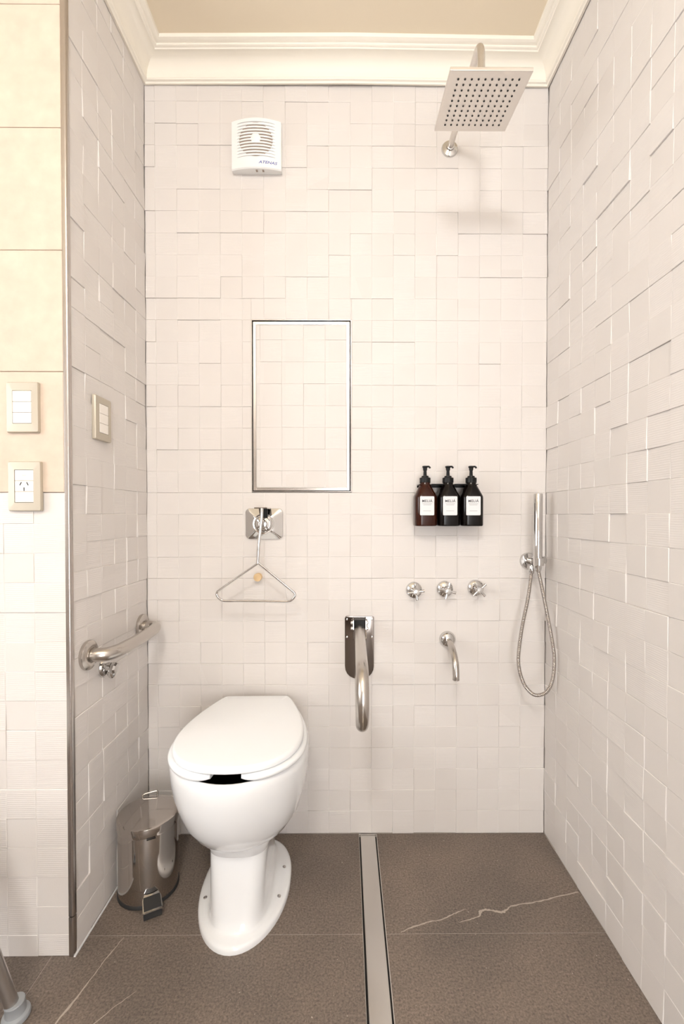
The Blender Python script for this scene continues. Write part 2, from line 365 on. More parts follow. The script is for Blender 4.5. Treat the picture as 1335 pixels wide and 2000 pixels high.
# --- floor --------------------------------------------------------------------
DX0, DX1 = 0.7405, 0.8025                                                        # drain slot
for (x0, x1) in ((XF, -0.858), (-0.8565, -0.0582), (-0.0567, DX0-0.001), (DX1+0.001, W)):
    for (y0, y1) in ((-0.3860, 0.0), (-1.1865, -0.3875), (-1.987, -1.188), (YF, -1.9885)):
        if x1 < -0.05 and y1 == 0.0: y1 = PIER if y0 > PIER else PIER+0.01
        if y0 >= y1: continue
        if x0 < -0.05 and x1 > 0 and y1 == 0.0: x0_ = -0.005
        else: x0_ = x0
        t = obj('floor_tile', box((x0_, y0, -0.0012), (x1, y1, 0.0), 0.0004, 1), 'floor', floor)
        def vein(pts, parent=t):
            b = bmesh.new(); P = smooth_path([(p[0], p[1], p[2]) for p in pts], 6); rnd = random.Random(len(pts)*7); L_, R_ = [], []
            for i, p in enumerate(P):
                q = P[min(i+1, len(P)-1)]-P[max(i-1, 0)]; nrm = Vector((-q.y, q.x, 0)).normalized()
                wd = max(0.0002, p.z*rnd.uniform(0.6, 1.3)); c = Vector((p.x, p.y, 0.00025))+nrm*rnd.uniform(-0.0012, 0.0012)
                L_.append(c+nrm*wd); R_.append(c-nrm*wd)
            loft(b, [L_, R_], False, False, closed=False); obj('vein', b, 'vein', parent)
        if x0 > 0.7 and y1 == 0.0:
            vein([(0.842, -0.383, .0012), (0.88, -0.366, .002), (0.925, -0.352, .0016), (0.965, -0.343, .0015), (1.0, -0.326, .0016), (1.028, -0.314, .0008), (1.04, -0.312, .0003)])
            vein([(1.005, -0.3535, .0006), (1.04, -0.345, .0014), (1.068, -0.335, .002), (1.075, -0.322, .004), (1.09, -0.3139, .003), (1.115, -0.318, .003), (1.1385, -0.3225, .0045), (1.155, -0.313, .002), (1.1751, -0.3015, .0018), (1.25, -0.288, .002), (1.32, -0.271, .0018), (1.39, -0.2545, .0016)])
        if x0 == -0.0567 and y1 == -0.3875:
            vein([(0.102, -0.392, .0009), (0.088, -0.44, .0014), (0.079, -0.478, .001), (0.068, -0.535, .0022), (0.05, -0.60, .003), (0.02, -0.70, .003), (0.0, -0.8, .002)])
            vein([(0.2, -0.53, .0004), (0.16, -0.57, .0012), (0.12, -0.62, .0014), (0.06, -0.7, .001)])
drain = thing('linear_drain', 'long brushed steel linear drain channel set in the floor', 'drain', (0.7715, 0, 0))
hw = (DX1-DX0)/2
obj('channel', box((-hw, -1.9, -0.0118), (hw, -0.002, -0.0105)), 'dark_gap', drain)
for s in (-1, 1): obj('rail', box((s*hw-0.0012, -1.9, -0.0105), (s*hw+0.0002 if s < 0 else s*hw+0.0012, -0.002, -0.0006)), 'drain_steel', drain)
obj('cover', box((-0.0258, -1.9, -0.0105), (0.0258, -0.008, -0.0008), 0.0012, 2), 'drain_steel', drain)
obj('end_plate', box((-0.024, -0.0065, -0.0105), (0.024, -0.0015, -0.0006)), 'drain_steel', drain)
# white sealant along the foot of the left wall
tr = struct('trim_1', tube(bmesh.new(), [(0.0025, -0.446, 0.0008), (0.0025, -0.30, 0.0008), (0.002, -0.02, 0.0008)], 0.0028, 6), 'silicone', 60)
# metal edge strip on the outer corner, in two lengths
def strip(z0, z1):
    pr_ = [(-0.0116, PIER-0.0012), (-0.0035, PIER-0.0014), (-0.0008, PIER-0.0004), (0.0012, PIER+0.0030), (0.0012, PIER+0.0116), (-0.0116, PIER+0.0116)]
    return loft(bmesh.new(), [[(x, y, z) for x, y in pr_] for z in (z0, z1)])
struct('trim_2', strip(0.1045, CEIL), 'edge_steel', 40); struct('trim_3', strip(0.0, 0.102), 'edge_steel', 40)
# --- cornice: profile (out from wall, up from H) swept round the niche ------------
prof = [(0.0, -0.004), (0.0075, -0.006), (0.010, -0.001), (0.0155, 0.001), (0.0175, 0.0045), (0.0155, 0.0085)]
for k in range(9):
    a = PI/2*k/8; prof.append((0.0155+0.046*(1-math.cos(a)), 0.0085+0.046*math.sin(a)))
prof += [(0.063, 0.0545), (0.0655, 0.0575), (0.0695, 0.0585), (0.0725, 0.0615), (0.0725, 0.0655), (0.0785, 0.0665), (0.0815, 0.0685), (0.0865, 0.0705), (0.0885, 0.0745), (0.0885, 0.082), (0.0, 0.082)]
path = [(XF, PIER), (0, PIER), (0, 0), (0.71, -0.007), (W, 0), (W, YF)]
rings = []
for i, p in enumerate(path):
    p = Vector(p); ns = []
    for a, b in ((i-1, i), (i, i+1)):
        if a >= 0 and b < len(path):
            d = (Vector(path[b])-Vector(path[a])).normalized(); ns.append(Vector((d.y, -d.x)))
    n = ns[0] if len(ns) == 1 else (ns[0]+ns[1])/(1+ns[0].dot(ns[1]))
    rings.append([(p.x+n.x*q, p.y+n.y*q, H+z) for q, z in prof])
struct('trim_4', loft(bmesh.new(), rings), 'cornice', 35)
# --- unseen room behind the camera: lamp, added door, added fill panels ---------------------------------------
d1 = struct('added_door_1', box((-0.35, YF+0.001, 0.0), (0.50, YF+0.04, 2.05), 0.004, 1), 'wood')  # unseen door, added to give the metal dark reflections
for z0, z1 in ((0.15, 0.95), (1.1, 1.9)): obj('door_panel', box((-0.22, YF+0.04, z0), (0.37, YF+0.048, z1), 0.004, 1), 'wood', d1)
obj('door_handle', tube(bmesh.new(), fillet([(0.42, YF+0.04, 1.02), (0.42, YF+0.09, 1.02), (0.31, YF+0.09, 1.02)], 0.015), 0.009, 10), 'satin', d1, 40)
w1 = struct('fill_panel_1', box((XF+0.001, -2.55, 0.95), (XF+0.012, -1.15, 2.2)), 'side_fill_glow')  # unseen glowing panel, added as soft fill from the left
for a, b in (((-2.6, 0.9), (-2.55, 2.25)), ((-1.15, 0.9), (-1.10, 2.25)), ((-1.875, 0.95), (-1.825, 2.2)), ((-2.6, 2.2), (-1.10, 2.25)), ((-2.6, 0.9), (-1.10, 0.95))):
    obj('fill_panel_frame', box((XF+0.001, a[0], a[1]), (XF+0.04, b[0], b[1])), 'white_paint', w1)
w2 = struct('fill_panel_2', box((0.62, YF+0.001, 0.15), (1.30, YF+0.012, 1.45)), 'front_fill_glow')  # unseen glowing panel, added to lift the lower walls
for a, b in (((0.57, 0.10), (0.62, 1.50)), ((1.30, 0.10), (1.35, 1.50)), ((0.62, 1.45), (1.30, 1.50)), ((0.62, 0.10), (1.30, 0.15)), ((0.945, 0.15), (0.975, 1.45))):
    obj('fill_panel_frame', box((a[0], YF+0.001, a[1]), (b[0], YF+0.04, b[1])), 'white_paint', w2)
lamp = thing('pendant_lamp', 'white glass globe lamp hanging from the ceiling near the camera', 'lamp', (LAMP_POS.x, LAMP_POS.y, CEIL))
obj('rose', lathe(bmesh.new(), [(0.055, 0), (0.055, -0.015), (0.02, -0.03), (0.006, -0.032)]), 'satin', lamp, 40)
obj('rod', tube(bmesh.new(), [(0, 0, -0.02), (0, 0, LAMP_POS.z-CEIL+LAMP_R-0.005)], 0.006, 10), 'satin', lamp, 40)
gl = [(max(0.002, LAMP_R*math.sin(PI*k/16)), LAMP_POS.z-CEIL-LAMP_R*math.cos(PI*k/16)) for k in range(17)]
obj('glass_globe', lathe(bmesh.new(), gl, n=32), 'lamp_glass', lamp, 80)

# ------------------------------------------------------------------ toilet
toilet = thing('toilet', 'white ceramic toilet with closed lid on a tall pedestal', 'toilet', (0.389, 0.0, 0.0), math.radians(1.0))
def egg(hw_, yf, yb, ym, n=56, eb=0.8, ef=1.0):
    out = []
    for k in range(n):
        a = 2*PI*k/n; s, c = math.sin(a), math.cos(a)
        if c >= 0: x = hw_*math.copysign(abs(s)**ef, s); y = ym-(ym-yf)*abs(c)**ef
        else: x = hw_*math.copysign(abs(s)**eb, s); y = ym+(yb-ym)*abs(c)**eb
        out.append((x, y))
    return out
def sec(z, hw_, yf, yb, ym, eb=0.8, ef=1.0): return [(x, y, z) for x, y in egg(hw_, yf, yb, ym, eb=eb, ef=ef)]
bm = bmesh.new()
loft(bm, [sec(0.0, .132, -.446, -.035, -.22), sec(.010, .132, -.446, -.035, -.22), sec(.015, .1295, -.4435, -.037, -.22), sec(.0185, .124, -.438, -.042, -.22),
          sec(.0205, .113, -.429, -.05, -.22, .75, .95), sec(.023, .098, -.419, -.058, -.24, .65, .85), sec(.031, .086, -.410, -.063, -.27, .55, .75), sec(.05, .0785, -.402, -.065, -.30, .5, .68),
          sec(.10, .0765, -.392, -.063, -.31, .45, .62), sec(.16, .078, -.383, -.060, -.31, .45, .62), sec(.21, .081, -.375, -.056, -.30, .45, .65), sec(.26, .085, -.366, -.054, -.29, .5, .7),
          sec(.30, .088, -.355, -.054, -.28, .5, .75)])
obj('pedestal', bm, 'ceramic', toilet, 50)
bm = bmesh.new()
outer = [sec(.222, .060, -.352, -.13, -.26), sec(.227, .088, -.382, -.115, -.265), sec(.238, .113, -.406, -.10, -.27), sec(.260, .143, -.434, -.088, -.275), sec(.295, .165, -.458, -.075, -.28), sec(.335, .175, -.477, -.062, -.285),
         sec(.375, .185, -.491, -.05, -.29), sec(.415, .1905, -.500, -.04, -.29), sec(.445, .192, -.504, -.033, -.29), sec(.460, .1905, -.503, -.032, -.29), sec(.469, .185, -.499, -.035, -.29),
         sec(.4705, .178, -.493, -.04, -.29), sec(.466, .172, -.487, -.05, -.29)]
loft(bm, outer, True, False); obj('bowl', bm, 'ceramic', toilet, 60)
bm = bmesh.new(); loft(bm, [sec(.466, .172, -.487, -.05, -.29), sec(.42, .15, -.47, -.08, -.28), sec(.36, .12, -.43, -.12, -.27), sec(.33, .06, -.36, -.2, -.27)], False, True)
obj('inner_bowl', bm, 'bowl_shade', toilet, 60)
# the joint between bowl and pedestal: a sagging lip seen on the right
bm = bmesh.new(); loft(bm, [sec(.200, .0815, -.376, -.055, -.30, .45, .66), sec(.216, .089, -.384, -.055, -.29, .5, .7), sec(.232, .094, -.391, -.055, -.28, .5, .75), sec(.245, .090, -.386, -.055, -.28, .5, .75)])
obj('collar', bm, 'ceramic', toilet, 60)
lid_half = [(0, -.489), (.040, -.486), (.080, -.475), (.119, -.452), (.150, -.416), (.1695, -.372), (.178, -.322), (.1765, -.265), (.166, -.200), (.147, -.132), (.124, -.068), (.110, -.040)]
rt = smooth_path([(x, y, 0) for x, y in lid_half], 5)
lid_out = [(p.x, p.y) for p in rt]+[(.098, -.0335), (0, -.0335)]+[(-.098, -.0335)]+[(-p.x, p.y) for p in rt[:0:-1]]
def scaled(o, k, cy=-.29):
    out = []
    n = len(o)
    for i in range(n):
        a, b, c = Vector(o[i-1]), Vector(o[i]), Vector(o[(i+1) % n]); d = (c-a).normalized(); nn = Vector((d.y, -d.x))
        q = b+nn*k; out.append((q.x, q.y))
    return out
def shell(o, z0, z1, rb, rt_):
    rings_ = [[(x, y, z0) for x, y in scaled(o, -rb)]]
    for k in range(1, 5):
        a = PI/2*k/4; rings_.append([(x, y, z0+rb*(1-math.cos(a))) for x, y in scaled(o, -rb*(1-math.sin(a)))])
    for k in range(0, 6):
        a = PI/2*k/5; rings_.append([(x, y, z1-rt_*(1-math.sin(a))) for x, y in scaled(o, -rt_*(1-math.cos(a)))])
    return rings_
rr = shell(lid_out, .4905, .508, .004, .009)
for f, dz in ((.85, .0012), (.6, .0026), (.3, .0036)):
    rr.append([(x*f, -.29+(y+.29)*f, .508+dz) for x, y in scaled(lid_out, -.009)])
obj('lid', loft(bmesh.new(), rr), 'seat_plastic', toilet, 50)
# open-front seat: a horseshoe, its section swept along the outline from one front lobe to the other
ol = scaled(lid_out, .0105); N0 = len(rt); start = next(i for i in range(N0) if ol[i][0] > 0.036)
order = [ol[i] for i in range(start, N0)]
def seat_side(sgn):
    b = bmesh.new(); rings_ = []; m = len(order)
    for i, (x, y) in enumerate(order):
        a_ = Vector(order[max(i-1, 0)]); c_ = Vector(order[min(i+1, m-1)]); d = (c_-a_).normalized(); inn = Vector((-d.y, d.x))
        wd, th = 0.056, 0.017; k = 1.0
        lobe = [0.42, 0.62, 0.76, 0.86, 0.93, 0.97]
        if i < len(lobe): k = lobe[i]
        cs = []
        for (u, v) in ((0.0, .35), (0.0, .65), (.06, .9), (.2, 1.0), (.75, .95), (.93, .7), (1, .4), (.93, .08), (.75, 0), (.15, 0), (.04, .12)):
            w_ = (1-k)*wd*0.5+u*wd*k; q = Vector((x, y))+inn*w_; cs.append((sgn*q.x, q.y, .4725+(th*(1-k)*0.3)+v*th*(0.4+0.6*k)))
        rings_.append(cs)
    return loft(b, rings_)
sb = seat_side(1); merge(sb, seat_side(-1)); add_box(sb, (-.112, -.105, .4735), (.112, -.036, .489), .003)
obj('seat', sb, 'seat_plastic', toilet, 50)
for s in (-1, 1): obj('hinge', tube(bmesh.new(), [(s*.095, -.030, .489), (s*.05, -.030, .489)], .0085, 14), 'seat_plastic', toilet, 40)
for (x, y) in ((.108, -.18), (.106, -.29), (-.106, -.29), (-.108, -.18)):
    s = 1 if x > 0 else -1
    b = lathe(bmesh.new(), [(.0055, 0), (.0055, .003), (.003, .0045)], (x, y, .0195), (s*.12, 0, 1), 14); obj('bolt', b, 'chrome', toilet, 40)

# ------------------------------------------------------------------ pedal bin
bin_ = thing('pedal_bin', 'small polished steel pedal bin beside the toilet', 'bin', (0.0965, -0.226, 0.0), math.radians(28))
obj('base_ring', lathe(bmesh.new(), [(.083, 0), (.0865, .002), (.0865, .010), (.084, .013)], n=48), 'rubber', bin_, 40)
obj('body', lathe(bmesh.new(), [(.0845, .012), (.0845, .2), (.083, .205)], n=64), 'mirror_steel', bin_, 40)
lidp = [(.085, .203), (.0872, .204), (.0878, .207), (.0878, .226), (.0868, .2295), (.084, .231), (.078, .2315), (.05, .2335), (.02, .2345), (.001, .2348)]
obj('lid', lathe(bmesh.new(), lidp, n=64), 'mirror_steel', bin_, 45)
obj('lid_tab', box((-.012, -.0905, .2005), (.012, -.086, .2045), .001, 1), 'black', bin_)
obj('carry_handle', tube(bmesh.new(), fillet([(-.010, .086, .205), (-.010, .088, .238), (.034, .080, .243), (.034, .079, .205)], .006), .0026, 10), 'satin', bin_, 50)
b = bmesh.new(); loft(b, [[(-.017, -.078, .040), (.017, -.078, .040), (.017, -.078, .043), (-.017, -.078, .043)], [(-.025, -.096, .034), (.025, -.096, .034), (.025, -.096, .037), (-.025, -.096, .037)], [(-.026, -.130, .024), (.026, -.130, .024), (.026, -.130, .0275), (-.026, -.130, .0275)]])
ped = obj('pedal', b, 'chrome', bin_)
b = bmesh.new(); loft(b, [[(-.0215, -.090, .0392), (.0215, -.090, .0392), (.0215, -.090, .0402), (-.0215, -.090, .0402)], [(-.0225, -.099, .0362), (.0225, -.099, .0362), (.0225, -.099, .0374), (-.0225, -.099, .0374)], [(-.023, -.1265, .0283), (.023, -.1265, .0283), (.023, -.1265, .0296), (-.023, -.1265, .0296)]])
obj('pedal_pad', b, 'rubber', ped)
b = bmesh.new(); loft(b, [[(-.023, -.094, .003), (.023, -.094, .003), (.023, -.094, .0338), (-.023, -.094, .0338)], [(-.0235, -.126, .003), (.0235, -.126, .003), (.0235, -.126, .0238), (-.0235, -.126, .0238)]])
obj('pedal_skirt', b, 'rubber', ped)

# ------------------------------------------------------------------ rain shower
rain = thing('rain_shower', 'square steel rain shower head on an arm from the back wall', 'shower head', (1.0535, 0, 2.395))
obj('flange', lathe(bmesh.new(), [(.029, 0), (.029, .003), (.0265, .007), (.016, .010), (.0135, .011), (.0135, .018), (.012, .019)], (0, .001, 0), (0, -1, 0)), 'chrome', rain, 35)
apath = fillet([(0, -.005, 0), (-.003, -.378, -.012), (-.0045, -.388, -.155)], .05, 12)
obj('arm', tube(bmesh.new(), apath, .0098, 20), 'rain_steel', rain, 60)
hz = -.187
obj('neck', lathe(bmesh.new(), [(.012, .044), (.0165, .042), (.0165, .024), (.021, .018), (.021, .0085)], (-.0045, -.388, hz), (0, 0, 1), 24), 'chrome', rain, 35)
hb = box((-.1005, -.1, 0), (.1005, .1, .0085), .0012, 2)
tilt = Matrix.Translation((-.0075, -.3855, hz)) @ Matrix.Rotation(math.radians(6.0), 4, 'X')
hb.transform(tilt); head = obj('head_plate', hb, 'rain_steel', rain)
b = bmesh.new()
for i in range(10):
    for j in range(10):
        t = bmesh.new(); lathe(t, [(.0026, 0), (.0026, -.0012), (.0016, -.0022)], ((i-4.5)*.0167, (j-4.5)*.0167, 0.0002), (0, 0, 1), 8); merge(b, t)
b.transform(tilt); obj('nozzles', b, 'rubber', head)

# ------------------------------------------------------------------ extractor fan
fan = thing('extractor_fan', 'white plastic extractor fan with slatted round grille high on wall', 'fan', (0.390, 0, 2.302))
FW, FH = .168, .174
def bow(x, base, k): return base-k*(1-(2*x/FW)**2)
nx = 14; b = bmesh.new()
# bowed housing: the front bulges a little in the middle
hsec = []
for k in range(nx+1):
    x = -FW/2+FW*k/nx
    hsec.append([(x, 0.001, 0.004), (x, bow(x, -.020, .013), 0.0), (x, bow(x, -.024, .013), .003), (x, bow(x, -.024, .013), FH-.008-.004*(2*x/FW)**2), (x, bow(x, -.019, .013), FH-.003-.004*(2*x/FW)**2), (x, 0.001, FH-.004-.004*(2*x/FW)**2)])
cz, cr = .094, .0565
loft(b, hsec); body = obj('housing', b, 'fan_plastic', fan, 35)
b = bmesh.new(); strips = []
for k in range(33):
    x = -cr*math.cos(PI*k/32)*.999; zz = math.sqrt(max(1e-8, cr*cr-x*x)); strips.append([(x, bow(x, -.0244, .013), cz-zz), (x, bow(x, -.0244, .013), cz+zz)])
loft(b, strips, False, False, closed=False); ro = obj('round_opening', b, 'fan_shade', fan)
for i in range(12):
    z = cz+(i-5.5)*.0102; pts_t = []; b = bmesh.new(); rings_ = []
    for k in range(15):
        x = -.066+.132*k/14; y = bow(x, -.0245, .013) if abs(x) > .0 else bow(x, -.0245, .013); ar = .0022*(1-(x/.066)**2); e = max(0.12, 1-(abs(x)/.067)**6)
        rings_.append([(x, y+.0006, z+ar), (x, y-.0034*e, z+ar-.0008), (x, y-.0034*e, z+ar+.0042*e), (x, y+.0006, z+ar+.0050*e)])
    loft(b, rings_); obj('slat', b, 'fan_plastic', fan, 35)
obj('hub', lathe(bmesh.new(), [(.017, 0), (.0165, .002), (.010, .0045), (.001, .0058)], (0, -.0372, cz+.003), (0, -1, 0), 28), 'fan_plastic', fan, 50)
lt = text_obj('lettering', 'ATENAS', .0125, 'blue_ink', fan, (.040, 0, .0150), shear=0.25, sx=1.3, bold=.0002)
for v in lt.data.vertices: v.co.y += bow(v.co.x, -.0243, .013)
for x in (-.002, .02): obj('switch', box((x, -.026, -.0012), (x+.006, -.018, .003)), 'fan_shade', fan)

# ------------------------------------------------------------------ access hatch
hatch = thing('access_hatch', 'tiled access hatch in a thin steel frame above the flush plate', 'hatch', ((PX0+PX1)/2, 0, PZ0))
hw, hh = (PX1-PX0)/2, PZ1-PZ0
obj('recess', box((-hw, .0105, 0), (hw, .012, hh)), 'dark_gap', hatch)
def bars(x, z0, z1, w, ya, yb, nm, mat, parent):
    obj(nm, box((-x, ya, z0), (-x+w, yb, z1), .0006, 1), mat, parent); obj(nm, box((x-w, ya, z0), (x, yb, z1), .0006, 1), mat, parent)
    obj(nm, box((-x+w, ya, z0), (x-w, yb, z0+w), .0006, 1), mat, parent); obj(nm, box((-x+w, ya, z1-w), (x-w, yb, z1), .0006, 1), mat, parent)
bars(hw-.0004, .0004, hh-.0004, .0024, .0, .0105, 'outer_frame', 'edge_steel', hatch)
bars(hw-.0066, .0050, hh-.0075, .0105, -.0012, .0105, 'door_frame', 'satin', hatch)
ix, iz0, iz1 = hw-.0171, .0155, hh-.018
ghost = [(-ix)]+[0.471-(PX0+PX1)/2+k*.0755 for k in range(-1, 4) if -ix+.012 < 0.471-(PX0+PX1)/2+k*.0755 < ix-.012]+[ix]
gz = lines(iz0, iz1, 1.2825-PZ0-.0756, .0758)
rnd = random.Random(21)
for i in range(len(ghost)-1):
    for j in range(len(gz)-1):
        me = block_mesh(ghost[i+1]-ghost[i], gz[j+1]-gz[j], 'tile_back', rnd.choice((0, 2, 4, 6, 8))); o = bpy.data.objects.new('tile', me); COL.objects.link(o); o.parent = hatch
        o.matrix_local = Matrix.Translation(((ghost[i]+ghost[i+1])/2, -.0004+rnd.uniform(-.0006, .0009), (gz[j]+gz[j+1])/2)) @ Matrix.Rotation(PI/2, 4, 'X') @ Matrix.Rotation(rnd.gauss(0, .008), 4, 'X') @ Matrix.Rotation(rnd.gauss(0, .005), 4, 'Y')
obj('screw', lathe(bmesh.new(), [(.0032, 0), (.0032, .0008), (.002, .0016)], (-.004, -.0011, hh-.0128), (0, -1, 0), 14), 'edge_steel', hatch, 40)

# ------------------------------------------------------------------ flush plate and wire pull
flush = thing('flush_plate', 'chrome faceted flush plate with ringed round button on the wall', 'flush plate', (0.4095, 0, 1.098))
b = bmesh.new(); o1 = rrect(.131, .108, .016, 6)
def ringp(k, y): return [(x*k, y, z*k) for x, z in o1]
def pinch(k, y, amt):
    out = []
    for x, z in o1:
        a = math.atan2(z/.054, x/.0655); f = abs(math.sin(2*a)); out.append((x*k, y-amt*f**3, z*k))
    return out
loft(b, [ringp(1, .001), ringp(1, -.004), ringp(.975, -.0065), pinch(.80, -.0085, .003), pinch(.6, -.013, .004), pinch(.42, -.020, .002), ringp(.36, -.022)])
obj('cover_plate', b, 'chrome', flush, 22)
obj('button', lathe(bmesh.new(), [(.036, 0), (.036, .009), (.0345, .011), (.0315, .0105), (.030, .014), (.0265, .016), (.0245, .0145), (.0235, .0185), (.016, .021), (.014, .019), (.012, .023), (.001, .025)], (0, -.0145, 0), (0, -1, 0), 40), 'chrome', flush, 30)
obj('bracket', box((-.0185, -.088, .0515), (.0245, -.006, .0555), .0008, 1), 'chrome', flush)
obj('bracket_post', box((-.009, -.034, .020), (.017, -.026, .052), .001, 1), 'black', flush)
wp = fillet([(.403, -.09, .968), (.262, -.09, .8705), (.280, -.09, .8445), (.512, -.09, .8415), (.531, -.09, .8655), (.4035, -.09, .971)], .02, 8)
pull = thing('pull_handle', 'chrome wire triangle pull hanging below the flush plate', 'handle', (0.403, -.09, .842))
lo = Vector((0.403, -.09, .842))
obj('triangle', tube(bmesh.new(), [p-lo for p in wp], .0039, 10), 'chrome', pull, 50)
obj('stem', tube(bmesh.new(), [p-lo for p in fillet([(.4175, -.088, 1.151), (.4165, -.09, 1.115), (.4055, -.09, 1.02), (.403, -.09, .968)], .02, 6)], .0050, 10), 'chrome', pull, 50)
stp = thing('wall_stop', 'small round beige rubber stop on wall behind the wire pull', 'stopper', (0.389, 0, .9125))
obj('knob', lathe(bmesh.new(), [(.010, -.001), (.0105, .012), (.0135, .014), (.0145, .019), (.0135, .024), (.008, .0262), (.001, .027)], (0, 0, 0), (0, -1, 0), 24), 'beige_rubber', stp, 40)
obj('foot', lathe(bmesh.new(), [(.013, -.001), (.013, .002), (.0105, .004)], (0, 0, 0), (0, -1, 0), 24), 'beige_rubber', stp, 40)

# ------------------------------------------------------------------ soap dispensers
BX = [0.9627, 1.0405, 1.1190]; BZ = 1.091; BY = -.050
brk = thing('dispenser_bracket', 'black metal bracket holding three pump bottles by their necks', 'bracket', (1.041, 0, 1.228))
obj('back_plate', box((-.098, -.0030, -.004), (.098, .0012, .0065), .0008, 1), 'black', brk)
obj('shelf', box((-.098, -.030, .002), (.098, -.003, .0052), .0006, 1), 'black', brk)
gaps = [(-.098, BX[0]-1.041-.0195), (BX[0]-1.041+.0195, -.0195), (.0195, BX[2]-1.041-.0195), (BX[2]-1.041+.0195, .098)]
for a, c in gaps: obj('prong', box((a, -.066, .002), (c, -.030, .0052), .0006, 1), 'black', brk)
texts = ['leftmost amber brown pump bottle with white label', 'middle dark pump bottle with white label between two others', 'rightmost dark pump bottle with white label nearest the hand shower']
def bottle(i):
    t = thing('pump_bottle', texts[i], 'bottle', (BX[i], BY, BZ), math.radians((2, 0, -2)[i]), 'pump bottles on the wall bracket')
    def sq(w, d, r, z):
        return [(x, y, z) for x, y in rrect(w, d, r, 6)]
    b = bmesh.new()
    loft(b, [sq(.066, .060, .018, 0), sq(.0725, .066, .020, .0015), sq(.0745, .068, .021, .005), sq(.0745, .068, .021, .094), sq(.0735, .067, .021, .100), sq(.0705, .065, .022, .104), sq(.054, .052, .022, .122), sq(.040, .040, .0195, .136), sq(.036, .036, .0175, .1395), sq(.034, .034, .0165, .147)])
    obj('body', b, 'amber' if i == 0 else 'dark_bottle', t, 35)
    b = bmesh.new(); yl = -.0343
    plate(b, rrect(.0475, .063, .003, 3), yl+.0006, yl-.0002, 0, 0, .068); lb = obj('label', b, 'paper', t)
    text_obj('brand_text', 'MELIÁ', .0118, 'ink', lb, (.0, yl-.0004, .0800), spacing=1.12, bold=.00022)
    for k, (wd, z) in enumerate(((.032, .0745), (.026, .0705), (.026, .0505))):
        obj('small_print', box((-wd/2, yl-.0004, z), (wd/2, yl-.0001, z+.0011)), 'ink_pale', lb)
    pm = obj('pump_collar', lathe(bmesh.new(), [(.0185, .147), (.0185, .1625), (.0175, .1635), (.0125, .1645), (.0115, .1695), (.006, .1705)], n=32), 'black', t, 35)
    obj('pump_stem', lathe(bmesh.new(), [(.0058, .169), (.0052, .186), (.0072, .192), (.0072, .1965), (.0095, .199), (.0095, .2025), (.007, .2038)], n=20), 'black', pm, 35)
    s = smooth_path([(.004, 0, .2005), (.010, -.004, .2012), (.014, -.006, .199), (.0155, -.0065, .195)], 5)
    obj('spout', tube(bmesh.new(), s, .0031, 10), 'black', pm, 40)
for i in range(3): bottle(i)

# ------------------------------------------------------------------ taps, spout, hand shower
VX = [(0.9335, .8655, 8), (1.0416, .869, -14), (1.1498, .8725, 42)]
vl = ['chrome cross-handle tap farthest from the hand shower', 'chrome cross-handle tap in the middle of the row of three', 'chrome cross-handle tap nearest the hand shower']
for i, (x, z, ang) in enumerate(VX):
    t = thing('shower_tap', vl[i], 'tap', (x, 0, z), 0, 'row of taps above the spout')
    obj('flange', lathe(bmesh.new(), [(.0285, -.001), (.0285, .002), (.0265, .010), (.020, .0155), (.011, .018), (.010, .036), (.0085, .038)], (0, 0, 0), (0, -1, 0), 36), 'chrome', t, 35)
    hd = obj('hub', lathe(bmesh.new(), [(.0085, .036), (.0098, .040), (.0098, .056), (.0085, .0585), (.001, .0592)], (0, 0, 0), (0, -1, 0), 24), 'chrome', t, 35)
    for k in range(4):
        a = math.radians(ang+90*k); d = Vector((math.cos(a), 0, math.sin(a)))
        b = lathe(bmesh.new(), [(.0036, .006), (.0040, .018), (.0048, .026), (.0046, .0285), (.002, .0295)], (0, -.048, 0), d, 12); obj('arm', b, 'chrome', hd, 40)
sp = thing('tub_spout', 'curved chrome water spout with domed flange below the taps', 'spout', (1.0512, 0, .6918))
obj('flange', lathe(bmesh.new(), [(.0285, -.001), (.0285, .004), (.027, .010), (.022, .017), (.014, .0205), (.001, .022)], (0, 0, 0), (0, -1, 0), 36), 'chrome', sp, 50)
obj('pipe', tube(bmesh.new(), smooth_path([(0, -.012, -.002), (.001, -.045, -.006), (.001, -.085, -.020), (.001, -.115, -.048), (.001, -.124, -.082), (.001, -.124, -.098)], 8), .0108, 20, cap=True), 'satin', sp, 50)
obj('outlet', lathe(bmesh.new(), [(.0112, 0), (.0112, -.004), (.008, -.0045)], (.001, -.124, -.0965), (0, 0, 1), 20), 'edge_steel', sp, 40)
hs = thing('hand_shower', 'chrome stick hand shower in a wall holder with looped metal hose', 'hand shower', (1.333, 0, .968))
obj('flange', lathe(bmesh.new(), [(.0285, -.001), (.0285, .006), (.026, .010), (.012, .012), (.0105, .014), (.0105, .052)], (0, 0, 0), (0, -1, 0), 36), 'chrome', hs, 35)
cl = bmesh.new(); tube(cl, [(.0, -.046, .006), (.028, -.078, .010)], .0125, 16); lathe(cl, [(.0165, -.012), (.018, -.010), (.018, .012), (.0165, .014)], (.006, -.0755, .003), (0, 0, 1), 24)
obj('holder', cl, 'chrome', hs, 35)
wnd = obj('wand', lathe(bmesh.new(), [(.010, -.03), (.0125, -.02), (.0150, .012), (.0150, .228), (.0142, .2295), (.001, .2297)], (.0035, -.0755, .002), (0, 0, 1), 28), 'chrome', hs, 35)
obj('outlet_nut', lathe(bmesh.new(), [(.0085, -.038), (.010, -.034), (.010, -.014), (.0085, -.010)], (-.007, -.052, .0), (0, 0, 1), 16), 'chrome', hs, 35)
